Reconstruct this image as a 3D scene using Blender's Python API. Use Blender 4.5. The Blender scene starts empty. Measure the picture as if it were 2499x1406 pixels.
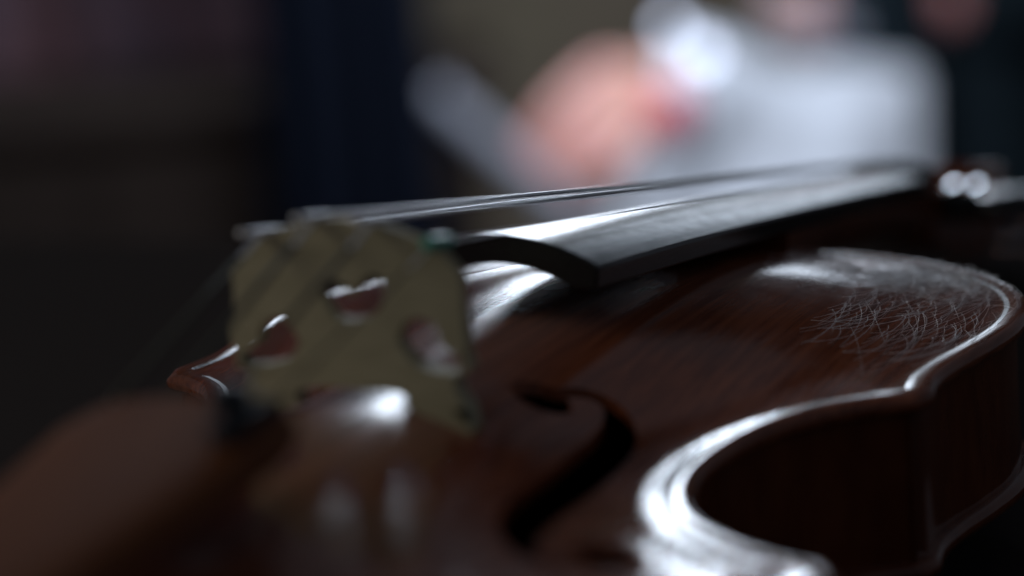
import bpy, bmesh, math, random
import numpy as np
from mathutils import Vector, Matrix

random.seed(7); np.random.seed(7)
MM = 0.001
SC = bpy.context.scene
COL = SC.collection

# ------------------------------------------------------------------ camera
# violin frame, millimetres: X bridge -> scroll, Y to the bass side, Z up, Z = 0 at the top of the plate edge
CAM = np.array([-429.67, -218.12, 134.54])
YAW, PITCH, ROLL = (math.radians(a) for a in (23.727, -12.019, -4.455))
FPX, PW, PH = 7080.5, 2499.0, 1406.0
_f = np.array([math.cos(PITCH) * math.cos(YAW), math.cos(PITCH) * math.sin(YAW), math.sin(PITCH)])
_r = np.cross(_f, [0, 0, 1]); _r /= np.linalg.norm(_r); _u = np.cross(_r, _f)
RT = math.cos(ROLL) * _r + math.sin(ROLL) * _u
UP = -math.sin(ROLL) * _r + math.cos(ROLL) * _u
FW = _f
cam = bpy.data.cameras.new('camera'); camo = bpy.data.objects.new('camera', cam); COL.objects.link(camo)
camo.matrix_world = Matrix(((RT[0], UP[0], -FW[0], CAM[0] * MM), (RT[1], UP[1], -FW[1], CAM[1] * MM),
                            (RT[2], UP[2], -FW[2], CAM[2] * MM), (0, 0, 0, 1)))
cam.sensor_width = 36.0; cam.lens = FPX * 36.0 / PW
cam.clip_start = 0.02; cam.clip_end = 60
cam.dof.use_dof = True; cam.dof.focus_distance = 0.580
cam.dof.aperture_fstop = cam.lens / 18.0
SC.camera = camo

# ------------------------------------------------------------------ world, lamps, exposure
world = bpy.data.worlds.new('World'); SC.world = world; world.use_nodes = True
bgn = world.node_tree.nodes['Background']
bgn.inputs[0].default_value = (0.74, 0.82, 1.0, 1); bgn.inputs[1].default_value = 0.062

def area(name, loc, target, sx, sy, power, col):
    l = bpy.data.lights.new(name, 'AREA'); l.shape = 'RECTANGLE'; l.size = sx; l.size_y = sy
    l.energy = power; l.color = col
    o = bpy.data.objects.new(name, l); COL.objects.link(o); o.location = loc
    o.rotation_euler = (Vector(target) - Vector(loc)).to_track_quat('-Z', 'Y').to_euler()
    return o
def polar(az, el, d, origin=(0.02, -0.02, 0.01)):
    az, el = math.radians(az), math.radians(el)
    return tuple(np.array(origin) + d * np.array([math.cos(el) * math.cos(az), math.cos(el) * math.sin(az), math.sin(el)]))
# cool stage lamp low behind the violin, an unseen fill added for the seated person, a weak warm fill added on the bass side
LAMP_A = polar(23.2, 11.2, 2.3)
LAMP_B = polar(22.0, 40.0, 1.6)
area('stage_lamp', LAMP_A, (0.05, 0.0, 0.0), 0.33, 0.80, 12.5, (0.76, 0.86, 1.0))
area('side_lamp', polar(12.8, 4.2, 2.4), (0.1, -0.04, 0.0), 0.32, 0.26, 0.65, (0.74, 0.85, 1.0))
lb = area('person_fill', LAMP_B, (2.1, 0.90, -0.25), 0.40, 0.40, 11.5, (0.82, 0.89, 1.0)); lb.data.spread = math.radians(110)
area('bass_fill', (-0.42, 0.86, 0.62), (0.0, 0.0, 0.02), 0.6, 0.6, 2.1, (1.0, 0.92, 0.79))

SC.view_settings.view_transform = 'Standard'; SC.view_settings.look = 'None'
SC.view_settings.exposure = 0.15; SC.view_settings.gamma = 1.0
SC.view_settings.use_curve_mapping = False
SC.render.engine = 'CYCLES'
SC.cycles.use_denoising = True
SC.cycles.max_bounces = 8
SC.cycles.sample_clamp_indirect = 6.0

# ------------------------------------------------------------------ helpers
def px(x, y, depth):
    """a point (mm) seen at photograph pixel x, y at this depth from the lens"""
    return CAM + depth * (FW + RT * (x - 1249.5) / FPX - UP * (y - 703.0) / FPX)

def mat(name, base=(0.5, 0.5, 0.5), rough=0.5, metal=0.0, coat=0.0, coat_rough=0.08, spec=0.5,
        grain=None, grain_col=None, bump=0.0, bump_scale=(40, 400, 400), mottling=0.0, rough_var=0.0, sss=0.0, sheen=0.0):
    m = bpy.data.materials.new(name); m.use_nodes = True
    nt = m.node_tree; b = nt.nodes['Principled BSDF']
    b.inputs['Base Color'].default_value = (*base, 1); b.inputs['Roughness'].default_value = rough
    b.inputs['Metallic'].default_value = metal; b.inputs['Coat Weight'].default_value = coat
    b.inputs['Coat Roughness'].default_value = coat_rough; b.inputs['Specular IOR Level'].default_value = spec
    if sss:
        b.inputs['Subsurface Weight'].default_value = sss
        b.inputs['Subsurface Radius'].default_value = (0.012, 0.004, 0.002)
    if sheen: b.inputs['Sheen Weight'].default_value = sheen
    tc = nt.nodes.new('ShaderNodeTexCoord')
    def noise(scale, detail=4, rgh=0.6):
        mp = nt.nodes.new('ShaderNodeMapping'); mp.inputs['Scale'].default_value = scale
        nt.links.new(tc.outputs['Object'], mp.inputs['Vector'])
        n = nt.nodes.new('ShaderNodeTexNoise'); n.inputs['Scale'].default_value = 1.0
        n.inputs['Detail'].default_value = detail; n.inputs['Roughness'].default_value = rgh
        nt.links.new(mp.outputs[0], n.inputs['Vector']); return n
    if grain_col:
        n = noise(grain or (30, 900, 900))
        rp = nt.nodes.new('ShaderNodeValToRGB'); rp.color_ramp.elements[0].position = 0.35; rp.color_ramp.elements[1].position = 0.68
        rp.color_ramp.elements[0].color = (*base, 1); rp.color_ramp.elements[1].color = (*grain_col, 1)
        nt.links.new(n.outputs[0], rp.inputs[0])
        out = rp.outputs[0]
        if mottling:
            n2 = noise((28, 28, 28), 3)
            mx = nt.nodes.new('ShaderNodeMix'); mx.data_type = 'RGBA'; mx.blend_type = 'MULTIPLY'
            mx.inputs['Factor'].default_value = mottling
            nt.links.new(out, mx.inputs[6]); nt.links.new(n2.outputs[0], mx.inputs[7]); out = mx.outputs[2]
        nt.links.new(out, b.inputs['Base Color'])
    if rough_var:
        n = noise((120, 260, 260), 6, 0.7)
        mr = nt.nodes.new('ShaderNodeMapRange'); mr.inputs[1].default_value = 0.35; mr.inputs[2].default_value = 0.7
        mr.inputs[3].default_value = max(0.0, rough - rough_var); mr.inputs[4].default_value = rough + rough_var
        nt.links.new(n.outputs[0], mr.inputs[0]); nt.links.new(mr.outputs[0], b.inputs['Roughness'])
    if bump:
        n = noise(bump_scale, 5, 0.65)
        bp = nt.nodes.new('ShaderNodeBump'); bp.inputs['Strength'].default_value = bump; bp.inputs['Distance'].default_value = 0.0004
        nt.links.new(n.outputs[0], bp.inputs['Height']); nt.links.new(bp.outputs[0], b.inputs['Normal'])
        if coat: nt.links.new(bp.outputs[0], b.inputs['Coat Normal'])
    return m

M = {
 'varnish': mat('spruce_varnish', (0.18, 0.046, 0.020), 0.6, spec=0.0, coat=1.0, coat_rough=0.125, grain=(25, 700, 700),
                grain_col=(0.34, 0.100, 0.044), mottling=0.35, bump=0.22, bump_scale=(45, 260, 260)),
 'maple': mat('maple_varnish', (0.130, 0.028, 0.011), 0.6, spec=0.0, coat=1.0, coat_rough=0.12, grain=(220, 40, 60),
              grain_col=(0.19, 0.05, 0.018), mottling=0.3, bump=0.1),
 'ebony': mat('ebony', (0.010, 0.0095, 0.010), 0.22, spec=0.5, bump=0.09, bump_scale=(60, 700, 700), rough_var=0.04),
 'bridge': mat('bridge_maple', (0.37, 0.34, 0.215), 0.6, grain=(300, 90, 300), grain_col=(0.45, 0.415, 0.27), bump=0.05),
 'string': mat('wound_metal', (0.86, 0.87, 0.90), 0.46, metal=1.0),
 'steel': mat('bright_steel', (0.75, 0.76, 0.80), 0.16, metal=1.0),
 'black_steel': mat('black_steel', (0.022, 0.028, 0.038), 0.55, spec=0.25),
 'rosewood': mat('rosewood', (0.13, 0.042, 0.015), 0.6, spec=0.15, grain=(25, 400, 400), grain_col=(0.17, 0.058, 0.02), bump=0.1),
 'dull_steel': mat('dull_steel', (0.05, 0.052, 0.06), 0.12, metal=1.0),
 'silk': mat('dark_silk', (0.10, 0.10, 0.085), 0.8, spec=0.1),
 'green': mat('green_tube', (0.04, 0.42, 0.32), 0.4),
 'purfling': mat('purfling_black', (0.012, 0.010, 0.009), 0.4, coat=1.0, coat_rough=0.12),
 'lint': mat('lint', (0.80, 0.82, 0.86), 0.45, spec=0.5),
 'cloth_dark': mat('dark_table_cloth', (0.036, 0.031, 0.030), 0.95, spec=0.0, bump=0.4, bump_scale=(900, 900, 900)),
}

def rosin_dust(m):
    """fine rosin powder between bridge and fingerboard dulls the gloss there; the rest is unevenly polished"""
    nt = m.node_tree; b = nt.nodes['Principled BSDF']; N = nt.nodes.new; L = nt.links.new
    tc = N('ShaderNodeTexCoord'); sx = N('ShaderNodeSeparateXYZ'); L(tc.outputs['Object'], sx.inputs[0])
    def op(kind, a, c=None, clamp=False):
        n = N('ShaderNodeMath'); n.operation = kind; n.use_clamp = clamp
        for i, v in enumerate((a, c)):
            if v is None: continue
            if isinstance(v, (int, float)): n.inputs[i].default_value = v
            else: L(v, n.inputs[i])
        return n.outputs[0]
    ax = op('ABSOLUTE', op('SUBTRACT', sx.outputs[0], 0.045))
    ay = op('ABSOLUTE', op('SUBTRACT', sx.outputs[1], 0.004))
    mx = op('SUBTRACT', 1.0, op('DIVIDE', op('SUBTRACT', ax, 0.055), 0.04), True)
    my = op('SUBTRACT', 1.0, op('DIVIDE', op('SUBTRACT', ay, 0.012), 0.014), True)
    nz = N('ShaderNodeTexNoise'); nz.inputs['Scale'].default_value = 90; nz.inputs['Detail'].default_value = 6
    L(tc.outputs['Object'], nz.inputs['Vector'])
    mp = N('ShaderNodeMapping'); mp.inputs['Scale'].default_value = (35, 240, 240); L(tc.outputs['Object'], mp.inputs['Vector'])
    n2 = N('ShaderNodeTexNoise'); n2.inputs['Scale'].default_value = 1.0; n2.inputs['Detail'].default_value = 5; L(mp.outputs[0], n2.inputs['Vector'])
    mask = op('MULTIPLY', op('MULTIPLY', mx, my), op('ADD', 0.45, n2.outputs[0]), True)
    r0 = op('ADD', 0.045, op('MULTIPLY', nz.outputs[0], 0.14))
    L(op('ADD', r0, op('MULTIPLY', mask, 0.15)), b.inputs['Coat Roughness'])
    # the powder itself, pale and thin
    src = b.inputs['Base Color'].links[0].from_socket
    mix = N('ShaderNodeMix'); mix.data_type = 'RGBA'; L(op('MULTIPLY', mask, 0.14), mix.inputs['Factor']); L(src, mix.inputs[6])
    mix.inputs[7].default_value = (0.62, 0.63, 0.66, 1); L(mix.outputs[2], b.inputs['Base Color'])
rosin_dust(M['varnish'])

def link(name, me, m, parent=None, smooth=True):
    o = bpy.data.objects.new(name, me); COL.objects.link(o)
    if m: me.materials.append(m)
    if smooth:
        for p in me.polygons: p.use_smooth = True
    if parent: o.parent = parent
    return o

def mesh(name, verts, faces, m, parent=None, smooth=True, scale=MM):
    me = bpy.data.meshes.new(name)
    me.from_pydata([tuple(float(c) * scale for c in v) for v in verts], [], [tuple(int(i) for i in f) for f in faces])
    me.validate(); me.update()
    bm = bmesh.new(); bm.from_mesh(me); bmesh.ops.recalc_face_normals(bm, faces=bm.faces); bm.to_mesh(me); bm.free()
    return link(name, me, m, parent, smooth)

def sharp(o, deg=35):
    me = o.data
    bm = bmesh.new(); bm.from_mesh(me)
    for e in bm.edges:
        if len(e.link_faces) == 2 and e.calc_face_angle(0) > math.radians(deg): e.smooth = False
    bm.to_mesh(me); bm.free(); return o

def bevel(o, w, seg=2):
    md = o.modifiers.new('bevel', 'BEVEL'); md.width = w * MM; md.segments = seg; md.limit_method = 'ANGLE'
    md.angle_limit = math.radians(40); return o

def empty(name, loc=(0, 0, 0)):
    o = bpy.data.objects.new(name, None); COL.objects.link(o); o.location = tuple(c * MM for c in loc); return o

def tag(o, label=None, cat=None, group=None, kind=None):
    if label: o['label'] = label
    if cat: o['category'] = cat
    if group: o['group'] = group
    if kind: o['kind'] = kind
    return o

def tube(pts, rads, n=8, cap=True):
    pts = [np.array(p, float) for p in pts]
    if np.isscalar(rads): rads = [rads] * len(pts)
    V, F = [], []
    prev = None
    for i, p in enumerate(pts):
        t = pts[min(i + 1, len(pts) - 1)] - pts[max(i - 1, 0)]; t /= np.linalg.norm(t) + 1e-12
        if prev is None:
            a = np.array([0, 0, 1.0]) if abs(t[2]) < 0.9 else np.array([0, 1.0, 0])
        else: a = prev
        s = np.cross(t, a); s /= np.linalg.norm(s) + 1e-12; b = np.cross(s, t); prev = b
        for k in range(n):
            an = 2 * math.pi * k / n
            V.append(p + rads[i] * (math.cos(an) * s + math.sin(an) * b))
    for i in range(len(pts) - 1):
        for k in range(n):
            F.append((i * n + k, i * n + (k + 1) % n, (i + 1) * n + (k + 1) % n, (i + 1) * n + k))
    if cap:
        F.append(tuple(range(n))[::-1]); F.append(tuple((len(pts) - 1) * n + k for k in range(n)))
    return V, F

def lathe(prof, origin, axis, n=24):
    """prof: (distance along axis, radius)"""
    a = np.array(axis, float); a /= np.linalg.norm(a)
    return tube([np.array(origin) + a * d for d, r in prof], [max(r, 0.01) for d, r in prof], n)

def join(parts):
    V, F = [], []
    for v, f in parts:
        o = len(V); V += list(v); F += [tuple(i + o for i in q) for q in f]
    return V, F

def facing(p, lamp):
    """the way a small polished facet at p is turned when it glints"""
    p = np.array(p) * MM
    a = CAM * MM - p; b = np.array(lamp) - p
    h = a / np.linalg.norm(a) + b / np.linalg.norm(b); return h / np.linalg.norm(h)

def catmull(pts, n=8):
    pts = np.array(pts, float); P = np.vstack([2 * pts[0] - pts[1], pts, 2 * pts[-1] - pts[-2]]); out = []
    for i in range(1, len(P) - 2):
        a, b, c, d = P[i - 1:i + 3]
        for t in np.linspace(0, 1, n, endpoint=False):
            out.append(.5 * (2 * b + (c - a) * t + (2 * a - 5 * b + 4 * c - d) * t * t + (3 * b - a - 3 * c + d) * t ** 3))
    out.append(pts[-1]); return np.array(out)

def resample(p, step):
    d = np.r_[0, np.cumsum(np.linalg.norm(np.diff(p, axis=0), axis=1))]
    n = max(2, int(round(d[-1] / step)) + 1); s = np.linspace(0, d[-1], n)
    return np.stack([np.interp(s, d, p[:, k]) for k in range(p.shape[1])], 1)

def smoothstep(a, b, x):
    t = np.clip((x - a) / (b - a), 0, 1); return t * t * (3 - 2 * t)

# ------------------------------------------------------------------ table and backdrop
TZ = -50.5
def box(name, c, s, m, parent=None, rz=0.0, bev=0.0):
    V = []
    for dx in (-.5, .5):
        for dy in (-.5, .5):
            for dz in (-.5, .5):
                x, y = dx * s[0], dy * s[1]
                V.append((c[0] + x * math.cos(rz) - y * math.sin(rz), c[1] + x * math.sin(rz) + y * math.cos(rz), c[2] + dz * s[2]))
    F = [(0, 1, 3, 2), (4, 6, 7, 5), (0, 4, 5, 1), (2, 3, 7, 6), (0, 2, 6, 4), (1, 5, 7, 3)]
    o = mesh(name, V, F, m, parent, smooth=False)
    if bev: bevel(o, bev, 3)
    return o
tab = box('table_top', (-60, 0, TZ - 15), (990, 900, 30), M['cloth_dark'], bev=4); tag(tab, 'dark cloth covered table top beneath the violin', kind='structure')

FL = -950.0
H = np.array([FW[0], FW[1], 0]); H /= np.linalg.norm(H)
RH = np.array([H[1], -H[0], 0])
def bgbox(name, x0, x1, y0, y1, depth, thick, m, bottom=None, bev=8):
    """an upright slab facing the violin, between these picture columns, its front at this depth"""
    a = px((x0 + x1) / 2, y0, depth); b = px((x0 + x1) / 2, y1, depth)
    wdt = (x1 - x0) / FPX * depth
    zb = b[2] if bottom is None else bottom
    c = a + H * thick / 2
    return box(name, (c[0], c[1], (a[2] + zb) / 2), (thick, wdt, a[2] - zb), m, rz=math.atan2(H[1], H[0]), bev=bev)

wm = mat('wall_paint', (0.25, 0.20, 0.15), 0.9, grain=(2.4, 2.4, 2.4), grain_col=(0.34, 0.29, 0.20), mottling=0.4)
navy = mat('navy_cloth', (0.0065, 0.0085, 0.015), 0.95, spec=0.0)
teal = mat('teal_cloth', (0.012, 0.030, 0.042), 0.95)
mauve = mat('mauve_cloth', (0.15, 0.075, 0.085), 0.95, grain=(7, 7, 5), grain_col=(0.085, 0.07, 0.105), mottling=0.3)
brown = mat('dark_wood', (0.018, 0.013, 0.011), 0.9, spec=0.05)

w = bgbox('wall', -1500, 4200, -2600, 0, 3900, 60, wm, bottom=FL, bev=0); tag(w, 'plain dim ochre wall', kind='structure')
fl = box('floor', (1800, 600, FL - 20), (7000, 7000, 40), mat('dark_floor', (0.03, 0.022, 0.02), 0.7)); tag(fl, 'dark floor', kind='structure')

# ------------------------------------------------------------------ violin
VIO = empty('violin', (0, 0, TZ))
tag(VIO, 'glossy reddish brown violin lying on its back on the dark table', 'violin')
OFF = (0, 0, 0)
def part(name, VF, m, parent=None, smooth=True, sh=None):
    """mesh in violin millimetres, parented under the violin without moving it"""
    o = mesh(name, VF[0], VF[1], m, None, smooth)
    o.parent = parent or VIO
    if parent is None: o.matrix_parent_inverse = Matrix.Translation((0, 0, -TZ * MM))
    if sh: sharp(o, sh)
    return o

UB = catmull([(195.6, 0), (195.6, -9), (194.6, -18), (191.5, -30), (184, -48), (173, -63), (158, -75.3), (142, -82), (125, -83.9),
              (109, -82.2), (95, -79.6), (83, -78.6), (72.5, -80)], 10)
CB = catmull([(67.5, -78.6), (63.5, -71.5), (57, -64.8), (48, -59.4), (37, -56), (25, -54.6), (13, -55.2), (1, -58.3), (-10, -63.8),
              (-19, -72), (-26, -81), (-31.5, -92)], 10)
LB = catmull([(-37.5, -94), (-46, -92.6), (-58, -94), (-75, -99.2), (-92, -103.2), (-108, -103.6), (-124, -98.5), (-139, -86.5), (-150, -69),
              (-157, -47), (-160.5, -22), (-161.3, 0)], 10)
half = np.vstack([resample(UB, 1.2), resample(CB, 1.0), resample(LB, 1.6)])
other = half[::-1][1:-1] * [1, -1]
OUT = np.vstack([half, other])
OD = np.vstack([resample(UB, .5), resample(CB, .5), resample(LB, .5)]); OD = np.vstack([OD, OD[::-1] * [1, -1]])

def edge_dist(P):
    P = np.asarray(P, float); out = np.empty(len(P))
    for i in range(0, len(P), 3000):
        q = P[i:i + 3000]
        out[i:i + 3000] = np.sqrt(((q[:, None, :] - OD[None]) ** 2).sum(2).min(1))
    return out

HWT = np.array([(-161, 6), (-158, 30), (-151, 56), (-140, 74), (-124, 88), (-108, 94.5), (-92, 94.5), (-75, 90), (-58, 82), (-40, 72), (-22, 61),
                (-5, 52.5), (10, 48.5), (25, 47), (40, 49), (55, 54), (72, 62), (90, 69.5), (108, 74), (125, 75.5), (142, 74), (158, 67), (173, 54),
                (184, 39), (191, 22), (195, 6)], float)
HWD = catmull(HWT, 8)
def arch(x, y, Hh=14.6):
    hw = np.interp(x, HWD[:, 0], HWD[:, 1])
    v = np.clip(np.abs(y) / hw, 0, 1)
    c = 0.62 * (0.5 + 0.5 * np.cos(np.pi * v)) + 0.38 * (1 - v * v) ** 2
    u = np.clip((x - 17) / 177.0, -1, 1)
    return Hh * (1 - np.abs(u) ** 2.6) ** 0.95 * c
def ztop(P, e, Hh=14.6):
    r = 2.0
    z = np.where(e < r, -(r - np.sqrt(np.clip(r * r - (r - e) ** 2, 0, None))), 0.0)
    z = z - 0.45 * smoothstep(2.4, 6.0, e) * (1 - smoothstep(6.0, 13.0, e))
    return z + arch(P[:, 0], P[:, 1], Hh) * smoothstep(4.0, 11.0, e)

def plate(Hh, rows):
    xc = np.clip(OUT[:, 0], -128, 160)
    N = len(OUT); V = []; P2 = []
    for t in rows:
        P2.append(np.stack([OUT[:, 0] * (1 - t) + xc * t, OUT[:, 1] * (1 - t)], 1))
    P = np.vstack(P2); e = edge_dist(P)
    for k, t in enumerate(rows):
        if t == 0: e[k * N:(k + 1) * N] = 0
    zt = ztop(P, e, Hh)
    zb = np.where(e < 2.0, -4.0 + (2.0 - np.sqrt(np.clip(4 - (2 - e) ** 2, 0, None))), -4.0) + arch(P[:, 0], P[:, 1], Hh) * smoothstep(5, 13, e) + 1.5 * smoothstep(10, 18, e)
    zb = np.minimum(zb, zt - 0.05)
    V = np.vstack([np.column_stack([P, zt]), np.column_stack([P, zb])]); R = len(rows); F = []
    nn = R * N
    for k in range(R - 1):
        for i in range(N):
            j = (i + 1) % N
            F.append((k * N + i, k * N + j, (k + 1) * N + j, (k + 1) * N + i))
            if k: F.append((nn + k * N + i, nn + (k + 1) * N + i, nn + (k + 1) * N + j, nn + k * N + j))
    # rim: both skins meet at z = -2 on the outline; skip the bottom's first ring
    for i in range(N):
        j = (i + 1) % N
        F.append((i, nn + N + i, nn + N + j, j))
    return V, F, R, N
rows = [0, .002, .005, .010, .017, .026, .037, .050, .066, .085, .107, .132, .16, .19, .225, .265, .31, .36, .415, .475, .54, .61, .685, .765, .85, .93]

def close_ring(V, F, R, N):
    """the innermost ring is stitched across the centre line"""
    V = list(map(tuple, V)); nn = R * N; h = len(half)
    for base, flip in (((R - 1) * N, 0), (nn + (R - 1) * N, 1)):
        for i in range(h - 1):
            a, b = i, i + 1
            c, d = (N - i) % N, (N - i - 1) % N
            q = [base + a, base + b, base + d, base + c]
            q = list(dict.fromkeys(q))
            if len(q) > 2: F.append(tuple(q))
    return V, F

V, F, R_, N_ = plate(14.6, rows)
V, F = close_ring(V, F, R_, N_)
used = sorted({i for f in F for i in f}); mp_ = {o: n for n, o in enumerate(used)}
V = [V[i] for i in used]; F = [tuple(mp_[i] for i in f) for f in F]
top = part('top_plate', (V, F), M['varnish'])

# sound holes
FH = catmull([(27, -21.5), (31.5, -22.6), (36.5, -25.6), (37.2, -30), (32, -33.9), (21, -36.6), (0, -38.4), (-20, -40.2), (-34, -42.8), (-43, -46.4),
              (-46, -51.5), (-42.5, -57), (-36, -58.4)], 10)
FH = resample(FH, 0.8)
def sound_hole(side):
    s = np.r_[0, np.cumsum(np.linalg.norm(np.diff(FH, axis=0), axis=1))]; L = s[-1]
    m = s / L
    w = 1.4 + 2.9 * np.exp(-((m - .5) / .33) ** 4)
    for s0, r in ((0, 5.4), (L, 6.0)):
        d = np.abs(s - s0); w = np.where(d < r, np.maximum(w, np.sqrt(np.clip(r * r - d * d, 0, None))), w)
    t = np.gradient(FH, axis=0); t /= np.linalg.norm(t, axis=1)[:, None]; n = np.stack([-t[:, 1], t[:, 0]], 1)
    a = FH + n * w[:, None]; b = FH - n * w[:, None]
    cap0 = [FH[0] + 5.4 * (math.cos(q) * n[0] - math.sin(q) * t[0]) for q in np.linspace(math.pi, 0, 10)[1:-1]]
    cap1 = [FH[-1] + 6.0 * (math.cos(q) * n[-1] + math.sin(q) * t[-1]) for q in np.linspace(0, math.pi, 10)[1:-1]]
    poly = np.vstack([cap0, a, cap1, b[::-1]])
    poly[:, 1] *= side
    k = len(poly)
    V = [(x, y, -8) for x, y in poly] + [(x, y, 20) for x, y in poly]
    F = [tuple(range(k)), tuple(range(k, 2 * k))] + [(i, (i + 1) % k, k + (i + 1) % k, k + i) for i in range(k)]
    return V, F
deps = None
for side in (1, -1):
    c = mesh('cutter', *sound_hole(side), None)
    md = top.modifiers.new('hole', 'BOOLEAN'); md.operation = 'DIFFERENCE'; md.object = c; md.solver = 'EXACT'
    # modifier space: the top plate is parented with a neutral inverse, so both share world coordinates
    bpy.context.view_layer.update()
    me = bpy.data.meshes.new_from_object(top.evaluated_get(bpy.context.evaluated_depsgraph_get()))
    top.modifiers.clear(); old = top.data; top.data = me
    bpy.data.objects.remove(c)
for p in top.data.polygons: p.use_smooth = True
sharp(top, 50)

# back plate (mirrored, coarser) and ribs
V, F, R_, N_ = plate(14.0, rows[::2] + [.93]); V, F = close_ring(V, F, R_, N_)
used = sorted({i for f in F for i in f}); mp_ = {o: n for n, o in enumerate(used)}
V = [(V[i][0], V[i][1], -36.5 - V[i][2]) for i in used]; F = [tuple(mp_[i] for i in f) for f in F]
back = part('back_plate', (V, F), M['maple'])

def inset(poly, d):
    t = np.roll(poly, -1, 0) - np.roll(poly, 1, 0); t /= np.linalg.norm(t, axis=1)[:, None]
    n = np.stack([t[:, 1], -t[:, 0]], 1)
    return poly - n * d * (1 if ((n * poly).sum(1).mean() > 0) else -1)
rib = inset(OUT, 2.8)
Vr = []; Fr = []
for z in (-3.9, -12, -23, -32.6): Vr += [(x, y, z) for x, y in rib]
n = len(rib)
for k in range(3):
    for i in range(n): Fr.append((k * n + i, k * n + (i + 1) % n, (k + 1) * n + (i + 1) % n, (k + 1) * n + i))
part('ribs', (Vr, Fr), M['maple'])
# purfling inlay lines on the top
for k, dd in enumerate((4.2,)):
    q = inset(OUT, dd); q2 = inset(OUT, dd + 1.0)
    keep = edge_dist(q) > dd - 0.35; keep2 = edge_dist(q2) > dd + 1.0 - 0.35
    ok = keep & keep2
    e1, e2 = edge_dist(q), edge_dist(q2)
    z1 = ztop(q, e1) + 0.05; z2 = ztop(q2, e2) + 0.05
    V = [(*p, z) for p, z in zip(q, z1)] + [(*p, z) for p, z in zip(q2, z2)]
    F = [(i, (i + 1) % n, n + (i + 1) % n, n + i) for i in range(n) if ok[i] and ok[(i + 1) % n]]
    part('purfling', (V, F), M['purfling'])

# fingerboard, neck, nut
BX0, BX1 = 58.0, 328.0
def board_z(x): return 31.5 - 0.143 * (x - BX0)
def board_hw(x): return 21.6 + (12.0 - 21.6) * (x - BX0) / (BX1 - BX0)
Vb, Fb = [], []
NT = 22
xs = list(np.linspace(BX0, BX1, 28))
for x in xs:
    hw = board_hw(x); zc = board_z(x); R = 41.0
    ang = math.asin(hw / R)
    sec = [(R * math.sin(a), zc - R + R * math.cos(a)) for a in np.linspace(-ang, ang, NT)]
    zs = sec[0][1]; side = 4.4
    hollow = 1.0 - smoothstep(165, 190, x)
    und = []
    for a in np.linspace(1, -1, NT):
        yy = a * (hw - 0.8)
        flat = zs - side
        crown = 5.0 * hollow * max(0.0, 1 - (abs(a) / 0.80) ** 2)
        und.append((yy, flat + crown))
    for y, z in sec + und: Vb.append((x, y, z))
K = 2 * NT
for i in range(len(xs) - 1):
    for k in range(K): Fb.append((i * K + k, i * K + (k + 1) % K, (i + 1) * K + (k + 1) % K, (i + 1) * K + k))
for i in (0, len(xs) - 1):
    for k in range(NT - 1): Fb.append((i * K + k, i * K + k + 1, i * K + K - 2 - k, i * K + K - 1 - k))
fb = part('fingerboard', (Vb, Fb), M['ebony'], sh=30); bevel(fb, 0.55, 3)

Vn, Fn = [], []
nx = list(np.linspace(186, 330, 26)); NK = 16
for x in nx:
    hw = board_hw(x) - 0.3; zt = board_z(x) - (41 - math.sqrt(41 ** 2 - board_hw(x) ** 2)) - 4.5
    dep = 13.0 + 22 * (1 - smoothstep(190, 222, x)) + 5 * smoothstep(300, 330, x)
    for a in np.linspace(0, math.pi, NK):
        Vn.append((x, hw * math.cos(a), zt - dep * math.sin(a) ** 0.8))
for i in range(len(nx) - 1):
    for k in range(NK): Fn.append((i * NK + k, i * NK + (k + 1) % NK, (i + 1) * NK + (k + 1) % NK, (i + 1) * NK + k))
Fn.append(tuple(range(NK))); Fn.append(tuple((len(nx) - 1) * NK + k for k in range(NK)))
part('neck', (Vn, Fn), M['maple'], sh=50)
zn = board_z(330)
part('nut', join([tube([(330, 12, zn - 3), (330, 6, zn - 0.5), (330, 0, zn + 0.4), (330, -6, zn - 0.5), (330, -12, zn - 3)], 2.6, 10)]), M['ebony'])

# pegbox with two cheeks, floor and scroll
def slab(pts_top, pts_bot, y0, y1):
    prof = list(pts_top) + list(pts_bot)[::-1]; k = len(prof)
    V = [(x, y0, z) for x, z in prof] + [(x, y1, z) for x, z in prof]
    F = [tuple(range(k)), tuple(range(k, 2 * k))] + [(i, (i + 1) % k, k + (i + 1) % k, k + i) for i in range(k)]
    return V, F
ptop = [(330, zn - 5), (350, zn - 9), (370, zn - 14), (390, zn - 19), (402, zn - 19)]
pbot = [(330, zn - 21), (350, zn - 29), (370, zn - 34), (390, zn - 37), (402, zn - 36)]
pegbox = part('pegbox', join([slab(ptop, pbot, 6.2, 11.5), slab(ptop, pbot, -11.5, -6.2),
                     slab([(x, z + 6) for x, z in pbot], pbot, -6.2, 6.2)]), M['maple'], smooth=False)
bevel(pegbox, 0.8)
sp = []
for k in range(60):
    a = k / 59 * 2 * math.pi * 1.6; r = 13.5 - 9.5 * k / 59
    sp.append((408 + r * math.cos(a + 2.2), 0, zn - 25 + r * math.sin(a + 2.2)))
Vs, Fs = [], []
for yy0, yy1 in ((-8, 8),):
    W = []
    for i, p in enumerate(sp):
        f = i / 59; hw = 6.0 + 9.0 * f; th = 3.6 - 1.6 * f
        c = np.array(p); rad = c - np.array((408, 0, zn - 25)); rad /= np.linalg.norm(rad)
        Vs += [c + rad * th + [0, hw, 0], c - rad * th + [0, hw, 0], c - rad * th - [0, hw, 0], c + rad * th - [0, hw, 0]]
for i in range(59):
    for k in range(4): Fs.append((i * 4 + k, i * 4 + (k + 1) % 4, i * 4 + 4 + (k + 1) % 4, i * 4 + 4 + k))
Fs += [(0, 1, 2, 3), (236, 237, 238, 239)]
part('scroll', (Vs, Fs), M['maple'], sh=40)

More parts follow.
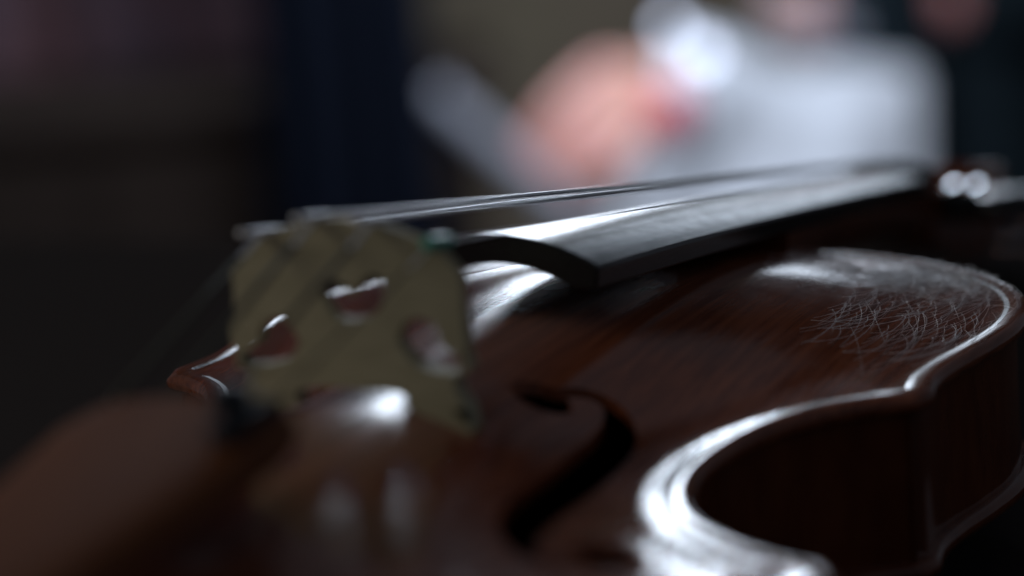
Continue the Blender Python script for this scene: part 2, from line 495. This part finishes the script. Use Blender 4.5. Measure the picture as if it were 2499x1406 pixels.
# pegs: two on each side
peg_pos = [(344, -1), (356, 1), (369, -1), (382, 1)]
for x, sd in peg_pos:
    z0 = zn - 9 - (x - 330) * 0.20
    pg = part('peg', lathe([(-14, 3.0), (11, 3.6), (12, 4.4), (14, 5.2), (15.5, 4.2), (18, 3.4), (20, 4.0)], (x, 0, z0), (0, sd, 0)), M['ebony'])
    V, F = [], []
    ring = []
    for t in np.linspace(0, 2 * math.pi, 20, endpoint=False):
        ring.append((math.cos(t), math.sin(t)))
    head = []
    for hy, s in ((-2.6, .80), (0, 1.0), (2.6, .80)):
        head.append([(x + 9.5 * s * a + hy * 0.4, sd * (27.5 + 8.5 * s * b), z0 + hy + 0.9 * a * 0) for a, b in ring])
    for rr in head: V += rr
    for k in range(2):
        for i in range(20): F.append((k * 20 + i, k * 20 + (i + 1) % 20, k * 20 + 20 + (i + 1) % 20, k * 20 + 20 + i))
    F.append(tuple(range(20))); F.append(tuple(40 + i for i in range(20)))
    part('peg_head', (V, F), M['ebony'], pg)
    part('peg_glint', lathe([(0, 1.25), (1.0, 1.25), (1.05, 0.05)], (x, sd * 14.2, z0 + 4.4), facing((x, sd * 14.2, z0 + 5), LAMP_A), 20), M['steel'], pg, smooth=False)  # small mirror facet added at the collar to make the peg glint

# bridge (flat maple plate on edge with heart, kidneys and feet)
def smooth_poly(pts, n=6): 
    p = catmull(list(pts) + [pts[0]], n); return p[:-1]
bl = [(24.0, 12.3), (24.0, 14.2), (21.6, 16.6), (20.6, 19.0), (21.6, 21.2), (23.0, 23.0), (23.6, 26.5), (22.6, 30.5), (22.4, 35.0), (22.6, 38.2), (19.0, 41.3),
      (14.0, 43.9), (8.0, 45.7), (1.0, 46.5)]
br = [(-6.5, 45.5), (-12.5, 43.4), (-17.0, 41.0), (-20.2, 37.2), (-20.6, 33.0), (-20.6, 28.5), (-20.8, 25.0), (-20.2, 22.4), (-18.8, 20.3), (-18.2, 18.2), (-19.2, 15.6), (-20.8, 13.2), (-20.8, 10.6)]
inner = [(-9.0, 11.6), (-8.6, 13.4), (-9.6, 15.0), (-8.0, 16.6), (-4.0, 17.0), (1.5, 17.2), (6.0, 17.4), (9.8, 17.0), (12.0, 16.0), (11.4, 14.4), (11.8, 12.9)]
outer = np.vstack([catmull(bl, 4), catmull(br, 4), catmull(inner, 4)])
holes = [smooth_poly([(5.6, 34.0), (3.6, 36.0), (1.2, 34.9), (-0.4, 33.2), (-2.0, 35.6), (-4.6, 36.8), (-6.3, 35.0), (-5.8, 31.8), (-3.2, 29.6), (0.0, 28.9), (3.4, 29.8)], 4),
         smooth_poly([(-8.2, 25.6), (-9.8, 28.6), (-12.8, 29.6), (-15.6, 28.0), (-16.4, 24.9), (-18.9, 23.4), (-20.9, 22.2), (-20.9, 20.6), (-17.5, 20.3), (-13.0, 20.9), (-10.6, 22.2)], 4),
         smooth_poly([(10.2, 25.2), (12.2, 28.3), (15.0, 29.2), (17.6, 27.6), (18.4, 24.9), (20.4, 23.6), (22.6, 22.2), (22.6, 20.6), (19.5, 20.6), (15.5, 21.2), (12.0, 22.4)], 4)]
def sdist(P, poly):
    """inside test of points in polygon"""
    x, y = P[:, 0], P[:, 1]; ins = np.zeros(len(P), bool); j = len(poly) - 1
    for i in range(len(poly)):
        xi, yi = poly[i]; xj, yj = poly[j]
        c = ((yi > y) != (yj > y)) & (x < (xj - xi) * (y - yi) / (yj - yi + 1e-12) + xi)
        ins ^= c; j = i
    return ins
cu = bpy.data.curves.new('bridge_profile', 'CURVE'); cu.dimensions = '2D'; cu.fill_mode = 'BOTH'; cu.extrude = 1.0 * MM; cu.bevel_depth = 0.0
for poly in [outer] + holes:
    s = cu.splines.new('POLY'); s.points.add(len(poly) - 1); s.use_cyclic_u = True
    for p, q in zip(s.points, poly): p.co = (q[0] * MM, q[1] * MM, 0, 1)
tmp = bpy.data.objects.new('tmp', cu); COL.objects.link(tmp); bpy.context.view_layer.update()
bme = bpy.data.meshes.new_from_object(tmp.evaluated_get(bpy.context.evaluated_depsgraph_get()))
bpy.data.objects.remove(tmp)
for v in bme.vertices:
    y, z, s = v.co.x / MM, v.co.y / MM, (1 if v.co.z > 0 else -1)
    th = 2.3 - 1.4 * float(smoothstep(12, 46, z))
    if z < 13.5:   # feet follow the plate
        a = float(arch(np.array([0.0]), np.array([y]))[0]); z = a + max(0.0, (z - 10.5)) * 0.5
    v.co = (s * th * MM, y * MM, z * MM)
bme.name = 'bridge'
BR = link('bridge', bme, M['bridge'], None, smooth=False)
BR.parent = VIO; BR.matrix_parent_inverse = Matrix.Translation((0, 0, -TZ * MM)); bevel(BR, 0.35, 2)

# tailpiece with fine tuners, button, chin rest
Vt, Ft = [], []
tx = list(np.linspace(-58, -168, 16)); NQ = 14
for x in tx:
    f = (x + 58) / -110; hw = 21.5 - 10.5 * f ** 0.8 - (3.0 * max(0, (0.06 - f) / 0.06)); zc = 25.5 - 13 * f
    for k in range(NQ):
        a = math.pi * k / (NQ - 1); Vt.append((x, hw * math.cos(a), zc + 5.0 * math.sin(a) ** 0.8))
    for k in range(NQ):
        a = math.pi * (1 - k / (NQ - 1)); Vt.append((x, hw * 0.93 * math.cos(a), zc - 2.2 + 2.2 * math.sin(a)))
K = 2 * NQ
for i in range(len(tx) - 1):
    for k in range(K): Ft.append((i * K + k, i * K + (k + 1) % K, (i + 1) * K + (k + 1) % K, (i + 1) * K + k))
Ft.append(tuple(range(K))); Ft.append(tuple((len(tx) - 1) * K + k for k in range(K)))
TP = part('tailpiece', (Vt, Ft), M['rosewood'], sh=40)
SY = [(16.0, 43.5), (5.6, 46.2), (-5.2, 45.8), (-15.9, 42.0)]
TY = [13.5, 4.6, -4.6, -13.5]
for y in TY[3:]:
    ft = part('fine_tuner', join([lathe([(0, 1.4), (3.0, 1.4), (3.2, 3.2), (7.0, 3.2), (7.4, 2.6)], (-70, y, 28.6), (0.15, 0, 1), 16)]), M['black_steel'], TP)
    part('tuner_lever', slab([(-74, 30.4), (-60, 31.2), (-56.5, 29.8)], [(-74, 28.4), (-60, 28.6), (-56.5, 27.2)], y - 1.9, y + 1.9), M['black_steel'], TP, smooth=False)
part('end_button', lathe([(0, 3.2), (5, 3.4), (6, 6.5), (10, 6.8), (12, 5)], (-159, 0, -18), (-1, 0, 0)), M['ebony'])
part('tail_gut', tube([(-166, 5, 12), (-166, 4, 0), (-166, 3, -16), (-166.5, 0, -19.5), (-166, -3, -16), (-166, -4, 0), (-166, -5, 12)], 0.9, 8), M['ebony'])
# chin rest: a dished cup on the bass side
Vc, Fc = [], []
NR, NA = 9, 36
for top_ in (1, 0):
    for i in range(NR):
        r = i / (NR - 1)
        for k in range(NA):
            a = 2 * math.pi * k / NA
            X = -128 + 30 * r * math.cos(a); Y = 62 + (42 if math.sin(a) > 0 else 34) * r * math.sin(a)
            z = (13.5 + 7.5 * r ** 2.5 - 3.0 * max(0, r - 0.9) / 0.1) if top_ else (9.5 + 6.5 * r ** 2)
            Vc.append((X, Y, z))
for b in (0, NR * NA):
    for i in range(NR - 1):
        for k in range(NA):
            Fc.append((b + i * NA + k, b + i * NA + (k + 1) % NA, b + (i + 1) * NA + (k + 1) % NA, b + (i + 1) * NA + k))
for k in range(NA):
    Fc.append(((NR - 1) * NA + k, (NR - 1) * NA + (k + 1) % NA, NR * NA + (NR - 1) * NA + (k + 1) % NA, NR * NA + (NR - 1) * NA + k))
CR = part('chin_rest', (Vc, Fc), M['ebony'])
for yy in (48, 72):
    part('clamp_barrel', tube([(-161.5 - (0 if yy < 60 else -9), yy, 9), (-163 - (0 if yy < 60 else -9), yy, -12), (-161.5 - (0 if yy < 60 else -9), yy, -38)], [2.2, 2.6, 2.2], 12), M['steel'], CR)

# strings
nut_y = [8.2, 2.8, -2.8, -8.2]
SR = [0.50, 0.47, 0.42, 0.16]
for k in range(4):
    by, bz = SY[k]; bz += SR[k]
    ny = nut_y[k]; nz = zn + 2.9 - (abs(ny) / 8.2) * 1.2
    px_, sd = peg_pos[[1, 3, 2, 0][k]]
    zp = zn - 9 - (px_ - 330) * 0.20
    st = part('string', tube([(-57.5, TY[k], 29.4), (0, by, bz), (110, by + (ny - by) / 3, bz + (nz - bz) / 3),
                              (220, by + (ny - by) * 2 / 3, bz + (nz - bz) * 2 / 3), (330, ny, nz), (px_ - 4, ny * 0.6, zp + 3.6)], SR[k], 8), M['string'])
    q0, q1 = np.array((-57.5, TY[k], 29.4)), np.array((0, by, bz))
    part('silk_wrap', tube([q0 + (q1 - q0) * t for t in (0, .2, .5, .82)], SR[k] + 0.10, 10), M['silk'], st)
    if k == 3:
        d = np.array([330, ny - by, nz - bz]) / 330
        part('string_sleeve', tube([np.array((0, by, bz)) + d * a for a in (-3.0, -1, 3, 6)], [1.1, 1.25, 1.25, 1.0], 12), M['green'], st)
    else:
        d = np.array([330, ny - by, nz - bz]) / 330
        part('string_winding', tube([np.array((0, by, bz)) + d * a for a in (-8.0, -4, 1, 4)], SR[k] + 0.12, 10), M['string'], st)

# ------------------------------------------------------------------ lint on the upper bout
def fibre(x, y, heading, length, curl, r):
    pts = []; n = 9; a = heading
    lift = random.uniform(0.0, 0.8); lift2 = random.uniform(0, 1.2)
    for i in range(n):
        f = i / (n - 1)
        P = np.array([[x, y]]); e = edge_dist(P)
        if i and e[0] < 0.6: break
        z = ztop(P, e)[0] + 0.1 + lift * math.sin(f * math.pi) + lift2 * f * f
        pts.append((x, y, z)); st = length / (n - 1)
        x += st * math.cos(a); y += st * math.sin(a); a += curl / (n - 1)
    return tube(pts, r, 4) if len(pts) > 2 else None
def in_body(x, y):
    return sdist(np.array([[x, y]]), OUT)[0]
parts = []
while len(parts) < 185:          # long loose hairs
    x = random.uniform(108, 182); y = -random.uniform(47, 79)
    if not in_body(x, y): continue
    fb_ = fibre(x, y, math.pi + random.gauss(0.30, 0.10), random.uniform(14, 46) * random.uniform(.5, 1), random.gauss(-0.75, 0.3), random.uniform(0.018, 0.042))
    if fb_: parts.append(fb_)
while len(parts) < 1350:         # short fluff gathered towards the shoulder
    x = random.gauss(163, 9); y = -random.gauss(53, 13)
    if not (x < 190) or not (-80 < y < -26) or not in_body(x, y): continue
    fb_ = fibre(x, y, math.pi + random.gauss(0.1, 0.5), random.uniform(2, 9), random.gauss(-0.3, 0.6), random.uniform(0.02, 0.045))
    if fb_: parts.append(fb_)
lint = mesh('lint_fibres', *join(parts), M['lint'])
tag(lint, 'fine white lint fibres strewn across the violin top by its upper corner', 'lint', kind='stuff')

# ------------------------------------------------------------------ far background, blurred
def curtain(name, x0, x1, depth, m, label, wave=55, amp=22, top=1500.0):
    V, F = [], []
    n = 120; ph = random.uniform(0, 6)
    levels = [FL + 5, FL + 500, FL + 1000, top]
    for side in (0, 1):
        for z in levels:
            for i in range(n + 1):
                f = i / n; xx = x0 + (x1 - x0) * f
                c = px(xx, 300, depth); lat = f * (x1 - x0) / FPX * depth
                o = amp * math.sin(lat / wave * 2 * math.pi + ph) + 0.4 * amp * math.sin(lat / wave * 4.3 + 2 * ph + z * 0.0008)
                p = c + H * (o + 4 * side)
                V.append((p[0], p[1], z))
    L = len(levels) * (n + 1)
    for side in (0, 1):
        for k in range(len(levels) - 1):
            for i in range(n):
                a = side * L + k * (n + 1) + i; F.append((a, a + 1, a + n + 2, a + n + 1))
    for i in range(n): F.append((i, i + 1, L + i + 1, L + i))
    o = mesh(name, V, F, m); tag(o, label, 'curtain'); return o
curtain('curtain', 640, 1062, 2480, navy, 'dark navy curtain beside the slanted grey rail', wave=70)
curtain('curtain', 2290, 3100, 3350, teal, 'dark teal curtain beyond the pegs of the violin', wave=90, amp=30)
curtain('curtain', -700, 640, 3250, mauve, 'dull mauve curtain above the dark cabinet', wave=120, amp=30)

cab = empty('cabinet', tuple(px(200, 300, 2700)[:2]) + (FL,))
a = px(200, 275, 2700); wdt = 1500 / FPX * 2700 * 1.35; rz = math.atan2(H[1], H[0])
c = a + H * 150
inv = Matrix.Translation((-cab.location.x, -cab.location.y, -cab.location.z))
def under(o, root):
    o.parent = root; o.matrix_parent_inverse = Matrix.Translation(-root.location); return o
under(box('carcass', (c[0], c[1], (a[2] - 24 + FL + 60) / 2), (290, wdt - 40, a[2] - 24 - FL - 60), brown, rz=rz), cab)
under(box('top_board', (c[0], c[1], a[2] - 12), (320, wdt, 24), brown, rz=rz, bev=3), cab)
for k in (-1, 1):
    q = c + RH * k * wdt * 0.235 - H * 152
    d = under(box('door', (q[0], q[1], (a[2] - 24 + FL + 60) / 2), (16, wdt * 0.45, a[2] - 24 - FL - 100), brown, rz=rz, bev=3), cab)
    q2 = q - H * 18 - RH * k * wdt * 0.18
    under(box('knob', (q2[0], q2[1], (a[2] + FL) / 2), (20, 20, 20), M['steel'], d, rz=rz, bev=6), d)
    d.children[0].matrix_parent_inverse = d.matrix_parent_inverse.inverted() @ Matrix.Identity(4)
q = c; under(box('plinth', (q[0], q[1], FL + 30), (250, wdt - 80, 60), brown, rz=rz), cab)
tag(cab, 'low dark brown cabinet in front of the mauve curtain', 'cabinet')

rail_m = mat('grey_metal', (0.20, 0.21, 0.25), 0.7)
rail = empty('slanted_rail', tuple(px(1600, 700, 2700)))
A, B = px(1060, 225, 2700), px(1700, 790, 2700)
def world_part(name, VF, m, root, smooth=True):
    o = mesh(name, VF[0], VF[1], m, None, smooth); return under(o, root)
world_part('bar', tube([A + (B - A) * t for t in np.linspace(0, 1, 12)], 14, 18), rail_m, rail)
world_part('post', tube([B, (B[0], B[1], FL)], 15, 16), rail_m, rail)
world_part('base_plate', lathe([(0, 120), (10, 118), (14, 30)], (B[0], B[1], FL), (0, 0, 1), 32), rail_m, rail)
tag(rail, 'slanted grey rail running down below the bare hand', 'rail')

# the person: one body grown from a skeleton, dark clothes over it
skin = mat('skin', (0.58, 0.25, 0.26), 0.5, sss=0.2, grain=(9, 9, 9), grain_col=(0.62, 0.34, 0.25))  # orange patches put the warm light on the hand into the skin colour
jacket_m = mat('dark_jacket', (0.008, 0.013, 0.017), 0.95, spec=0.05)
trouser_m = mat('dark_trousers', (0.02, 0.02, 0.024), 0.9)
def grow(name, nodes, edges, m, sub=2, root=0):
    me = bpy.data.meshes.new(name)
    me.from_pydata([tuple(np.array(p) * MM) for p, r in nodes], edges, [])
    o = bpy.data.objects.new(name, me); COL.objects.link(o); me.materials.append(m)
    o.modifiers.new('skin', 'SKIN').use_smooth_shade = True
    sv = me.skin_vertices[0].data
    for i, (p, r) in enumerate(nodes):
        sv[i].radius = (r * MM, r * MM) if np.isscalar(r) else (r[0] * MM, r[1] * MM); sv[i].use_root = (i == root)
    md = o.modifiers.new('sub', 'SUBSURF'); md.levels = sub; md.render_levels = sub
    return o
nodes, edges = [], []
def add(p, r, par=None):
    nodes.append((p, r)); 
    if par is not None: edges.append((par, len(nodes) - 1))
    return len(nodes) - 1
pel = add(px(2330, 760, 3180), 95)
abd = add(px(2300, 380, 3190), 90, pel)
che = add(px(2270, -20, 3190), 105, abd)
shb = add(px(2260, -380, 3180), 95, che)
nek = add(px(2240, -560, 3160), 55, shb)
jaw = add(px(2190, -720, 3120), 72, nek)
crn = add(px(2200, -940, 3130), 82, jaw)
# near arm
s1 = add(px(2090, -400, 3080), 55, shb)
e1 = add(px(2170, 330, 2990), 42, s1)
f1 = add(px(1920, 310, 2890), 36, e1)
w1 = add(px(1690, 225, 2800), 26, f1)
p1 = add(px(1585, 205, 2765), 28, w1)
for i in range(4):
    bx, by_ = 1470 + 30 * i, 172 + 36 * i
    l = (1.0, 1.08, 1.02, .85)[i] * 1.5
    k = add(px(bx, by_, 2745 - 4 * i), 13.5, p1)
    k2 = add(px(bx - 75 * l, by_ + 70 * l, 2722), 12.5, k)
    k3 = add(px(bx - 118 * l, by_ + 128 * l, 2728), 11, k2)
    add(px(bx - 130 * l, by_ + 180 * l, 2745), 9, k3)
t1 = add(px(1570, 320, 2730), 15, p1); t2 = add(px(1490, 400, 2715), 12.5, t1); add(px(1420, 440, 2712), 10, t2)
# far arm, its hand raised
s2 = add(px(2440, -400, 3260), 55, shb)
e2 = add(px(2560, 60, 3130), 42, s2)
w2 = add(px(2300, 10, 3060), 27, e2)
p2 = add(px(2190, 15, 3035), 32, w2)
for i in range(4):
    k = add(px(2090 + 14 * i, -20 + 36 * i, 3020), 12, p2)
    k2 = add(px(1990 + 14 * i, -18 + 36 * i, 3005), 11, k)
    k3 = add(px(1915 + 16 * i, -10 + 34 * i, 3010), 10, k2)
    add(px(1860 + 18 * i, 2 + 28 * i, 3018), 8, k3)
t1 = add(px(2130, -110, 2995), 14, p2); t2 = add(px(2050, -140, 2985), 12, t1); add(px(1990, -130, 2982), 9, t2)
# legs
for sd in (-1, 1):
    hp = add(px(2330, 800, 3180) + H * 85 * sd, 72, pel)
    kn = add(px(1750, 760, 3060) + H * 110 * sd, 60, hp)
    k = np.array(px(1750, 760, 3060) + H * 110 * sd)
    an = add((k[0], k[1], FL + 90), 42, kn)
    to = np.array((k[0], k[1], FL + 45)) - RH * 150
    add(to, 32, an)
body = grow('person', nodes, edges, skin)
tag(body, 'seated person in dark clothes with a white cloth over the forearm', 'person')
def garment(name, idx, m, extra, sub=2):
    mp = {v: i for i, v in enumerate(idx)}
    nd = [(nodes[i][0], nodes[i][1] + (extra if nodes[i][1] < 60 else extra + 20)) for i in idx]
    ed = [(mp[a], mp[b]) for a, b in edges if a in mp and b in mp]
    o = grow(name, nd, ed, m, sub); o.parent = body; return o
garment('jacket', [pel, abd, che, shb, s1, e1, f1, s2, e2, w2], jacket_m, 22)
garment('trousers', [pel] + [i for i in range(len(nodes)) if i >= len(nodes) - 8 and (len(nodes) - 1 - i) % 4 != 0], trouser_m, 28)
hair = grow('hair', [(nodes[crn][0] + H * 12 + np.array((0, 0, 14)), 84), (nodes[jaw][0] + H * 34 + np.array((0, 0, 30)), 62)], [(0, 1)], mat('dark_hair', (0.012, 0.009, 0.008), 0.5))
hair.parent = body
hd = nodes[jaw][0] * .55 + nodes[crn][0] * .45
fd = -RH * 0.85 - H * 0.5; fd /= np.linalg.norm(fd); sdv = np.cross(fd, [0, 0, 1])
for sgn in (-1, 1):
    p = hd + fd * 70 + sdv * 30 * sgn + np.array((0, 0, 8))
    e = mesh('eye', *lathe([(-9, .1), (-6, 7), (0, 10), (6, 7), (9, .1)], p, fd, 14), mat('eye_white', (0.6, 0.6, 0.6), 0.2)); e.parent = body
    p = hd + sdv * 74 * sgn
    e = mesh('ear', *lathe([(-5, 8), (0, 22), (5, 14), (6, .1)], p, sdv * sgn, 14), skin); e.parent = body
ns_ = mesh('nose', *tube([hd + fd * 70 + np.array((0, 0, 12)), hd + fd * 92 + np.array((0, 0, -28)), hd + fd * 74 + np.array((0, 0, -36))], [8, 14, 11], 12), skin); ns_.parent = body
mo = mesh('mouth', *tube([hd + fd * 66 + sdv * -22 + np.array((0, 0, -62)), hd + fd * 78 + np.array((0, 0, -62)), hd + fd * 66 + sdv * 22 + np.array((0, 0, -62))], [3, 7, 3], 10), mat('lips', (0.5, 0.15, 0.15), 0.4)); mo.parent = body
cuff_m = mat('pale_cuff', (0.55, 0.57, 0.66), 0.8)
cf = mesh('shirt_cuff', *tube([px(2130, 76, 2990), px(2060, 70, 2970), px(1960, 64, 2952), px(1850, 46, 2950)], [8, 9, 9, 8], 20), cuff_m); cf.parent = body

red_m = mat('crease_crimson', (0.55, 0.06, 0.10), 0.7)  # crimson lumps added as the red crease shade beside the hands
rb = mesh('crease_red', *tube([px(1660, 262, 2748), px(1625, 285, 2738), px(1590, 305, 2738)], [24, 26, 22], 18), red_m); rb.parent = body
rb = mesh('crease_red', *tube([px(2205, 10, 3020), px(2165, 14, 3000), px(2120, 18, 2990)], [32, 34, 30], 18), red_m); rb.parent = body

# white cloth over the forearm
xs_ = [1560, 1640, 1700, 1760, 1830, 1890, 1950, 2000, 2050, 2110, 2160, 2205, 2240, 2262]
tops = [120, 62, 46, 60, 96, 126, 142, 132, 118, 122, 124, 112, 122, 170]
Vk, Fk = [], []
NU, NV = 90, 44
for i in range(NU + 1):
    u = i / NU; xx = 1625 + (2252 - 1625) * u
    ty = float(np.interp(xx, xs_, tops)) + 26
    dep = 2815 + 180 * u
    for j in range(NV + 1):
        v = j / NV                      # 0 front hem, 1 back hem
        if v < 0.62:
            f = 1 - v / 0.62            # 1 at the hem, 0 at the ridge
            yy = ty + 520 * f
            flare = -230 * max(0, f - .3) * (1 - u) ** 1.5
            fold = 9 * math.sin(u * 9 + 2.6 * f) + 3 * math.sin(u * 23 + f * 5 + 1.0)
            d = dep - 72 * min(1, f * 5) ** 0.5 - fold * min(1, f * 3) - 30 * f
        else:
            f = (v - 0.62) / 0.38
            yy = ty + 360 * f; flare = 0
            fold = 12 * math.sin(u * 19 + f * 3)
            d = dep + 72 * min(1, f * 5) ** 0.5 + fold * min(1, f * 3) + 40 * f
        Vk.append(px(xx + flare, yy, d))
for i in range(NU):
    for j in range(NV):
        a = i * (NV + 1) + j; Fk.append((a, a + 1, a + NV + 2, a + NV + 1))
cloth_m = mat('white_cotton', (0.72, 0.76, 0.84), 0.8, sheen=0.2)
ck = mesh('white_cloth', Vk, Fk, cloth_m)
md = ck.modifiers.new('thick', 'SOLIDIFY'); md.thickness = 0.003
tag(ck, 'rumpled white cloth hanging over the forearm behind the fingerboard', 'cloth')

# two small discs added at the cloth's raised corner to make the round glints
for (x, y, d), r, lab in (((1716, 132, 2758), 11, 'larger added glint disc on the white cloth'),
                          ((1636, 66, 2762), 7.5, 'smaller dimmer added glint disc at the corner of the white cloth')):
    p = px(x, y, d); h = facing(p, LAMP_B)
    ct = empty('glint_disc', tuple(p))
    world_part('disc', lathe([(-3, r + 1.5), (0, r + 1.5), (0.6, r), (0.7, 0.05)], p, h, 28), M['dull_steel'], ct, smooth=False)
    world_part('jaw', tube([p - h * 2, p + H * 14 - np.array((0, 0, 10)), p + H * 24 - np.array((0, 0, 24))], [5, 6, 4], 10), M['ebony'], ct)
    tag(ct, lab, 'clip', 'added glint discs on the white cloth')

# stool under the person, shoes
hipc = px(2330, 900, 3180)
st_m = mat('stool_wood', (0.05, 0.03, 0.018), 0.6)
so = empty('stool', (hipc[0], hipc[1], FL))
zs = px(2330, 800, 3180)[2] - 105
world_part('seat', lathe([(-32, 165), (-26, 178), (-4, 180), (0, 170)], (hipc[0], hipc[1], zs), (0, 0, 1), 36), st_m, so)
for k in range(4):
    a_ = math.pi / 4 + k * math.pi / 2
    world_part('leg', tube([(hipc[0] + 110 * math.cos(a_), hipc[1] + 110 * math.sin(a_), zs - 28), (hipc[0] + 165 * math.cos(a_), hipc[1] + 165 * math.sin(a_), FL)], [17, 13], 12), st_m, so)
tag(so, 'dark wooden stool under the seated person', 'stool')
for i in (len(nodes) - 5, len(nodes) - 1):
    toe = np.array(nodes[i][0]); an_ = np.array(nodes[i - 1][0])
    sh_ = grow('shoe', [(np.array((an_[0], an_[1], FL + 40)) + RH * 25, 44), (np.array((toe[0], toe[1], FL + 36)) * .5 + np.array((an_[0], an_[1], FL + 36)) * .5, 46), (np.array((toe[0], toe[1], FL + 32)) - RH * 30, 38)],
               [(0, 1), (1, 2)], M['ebony']); sh_.parent = body
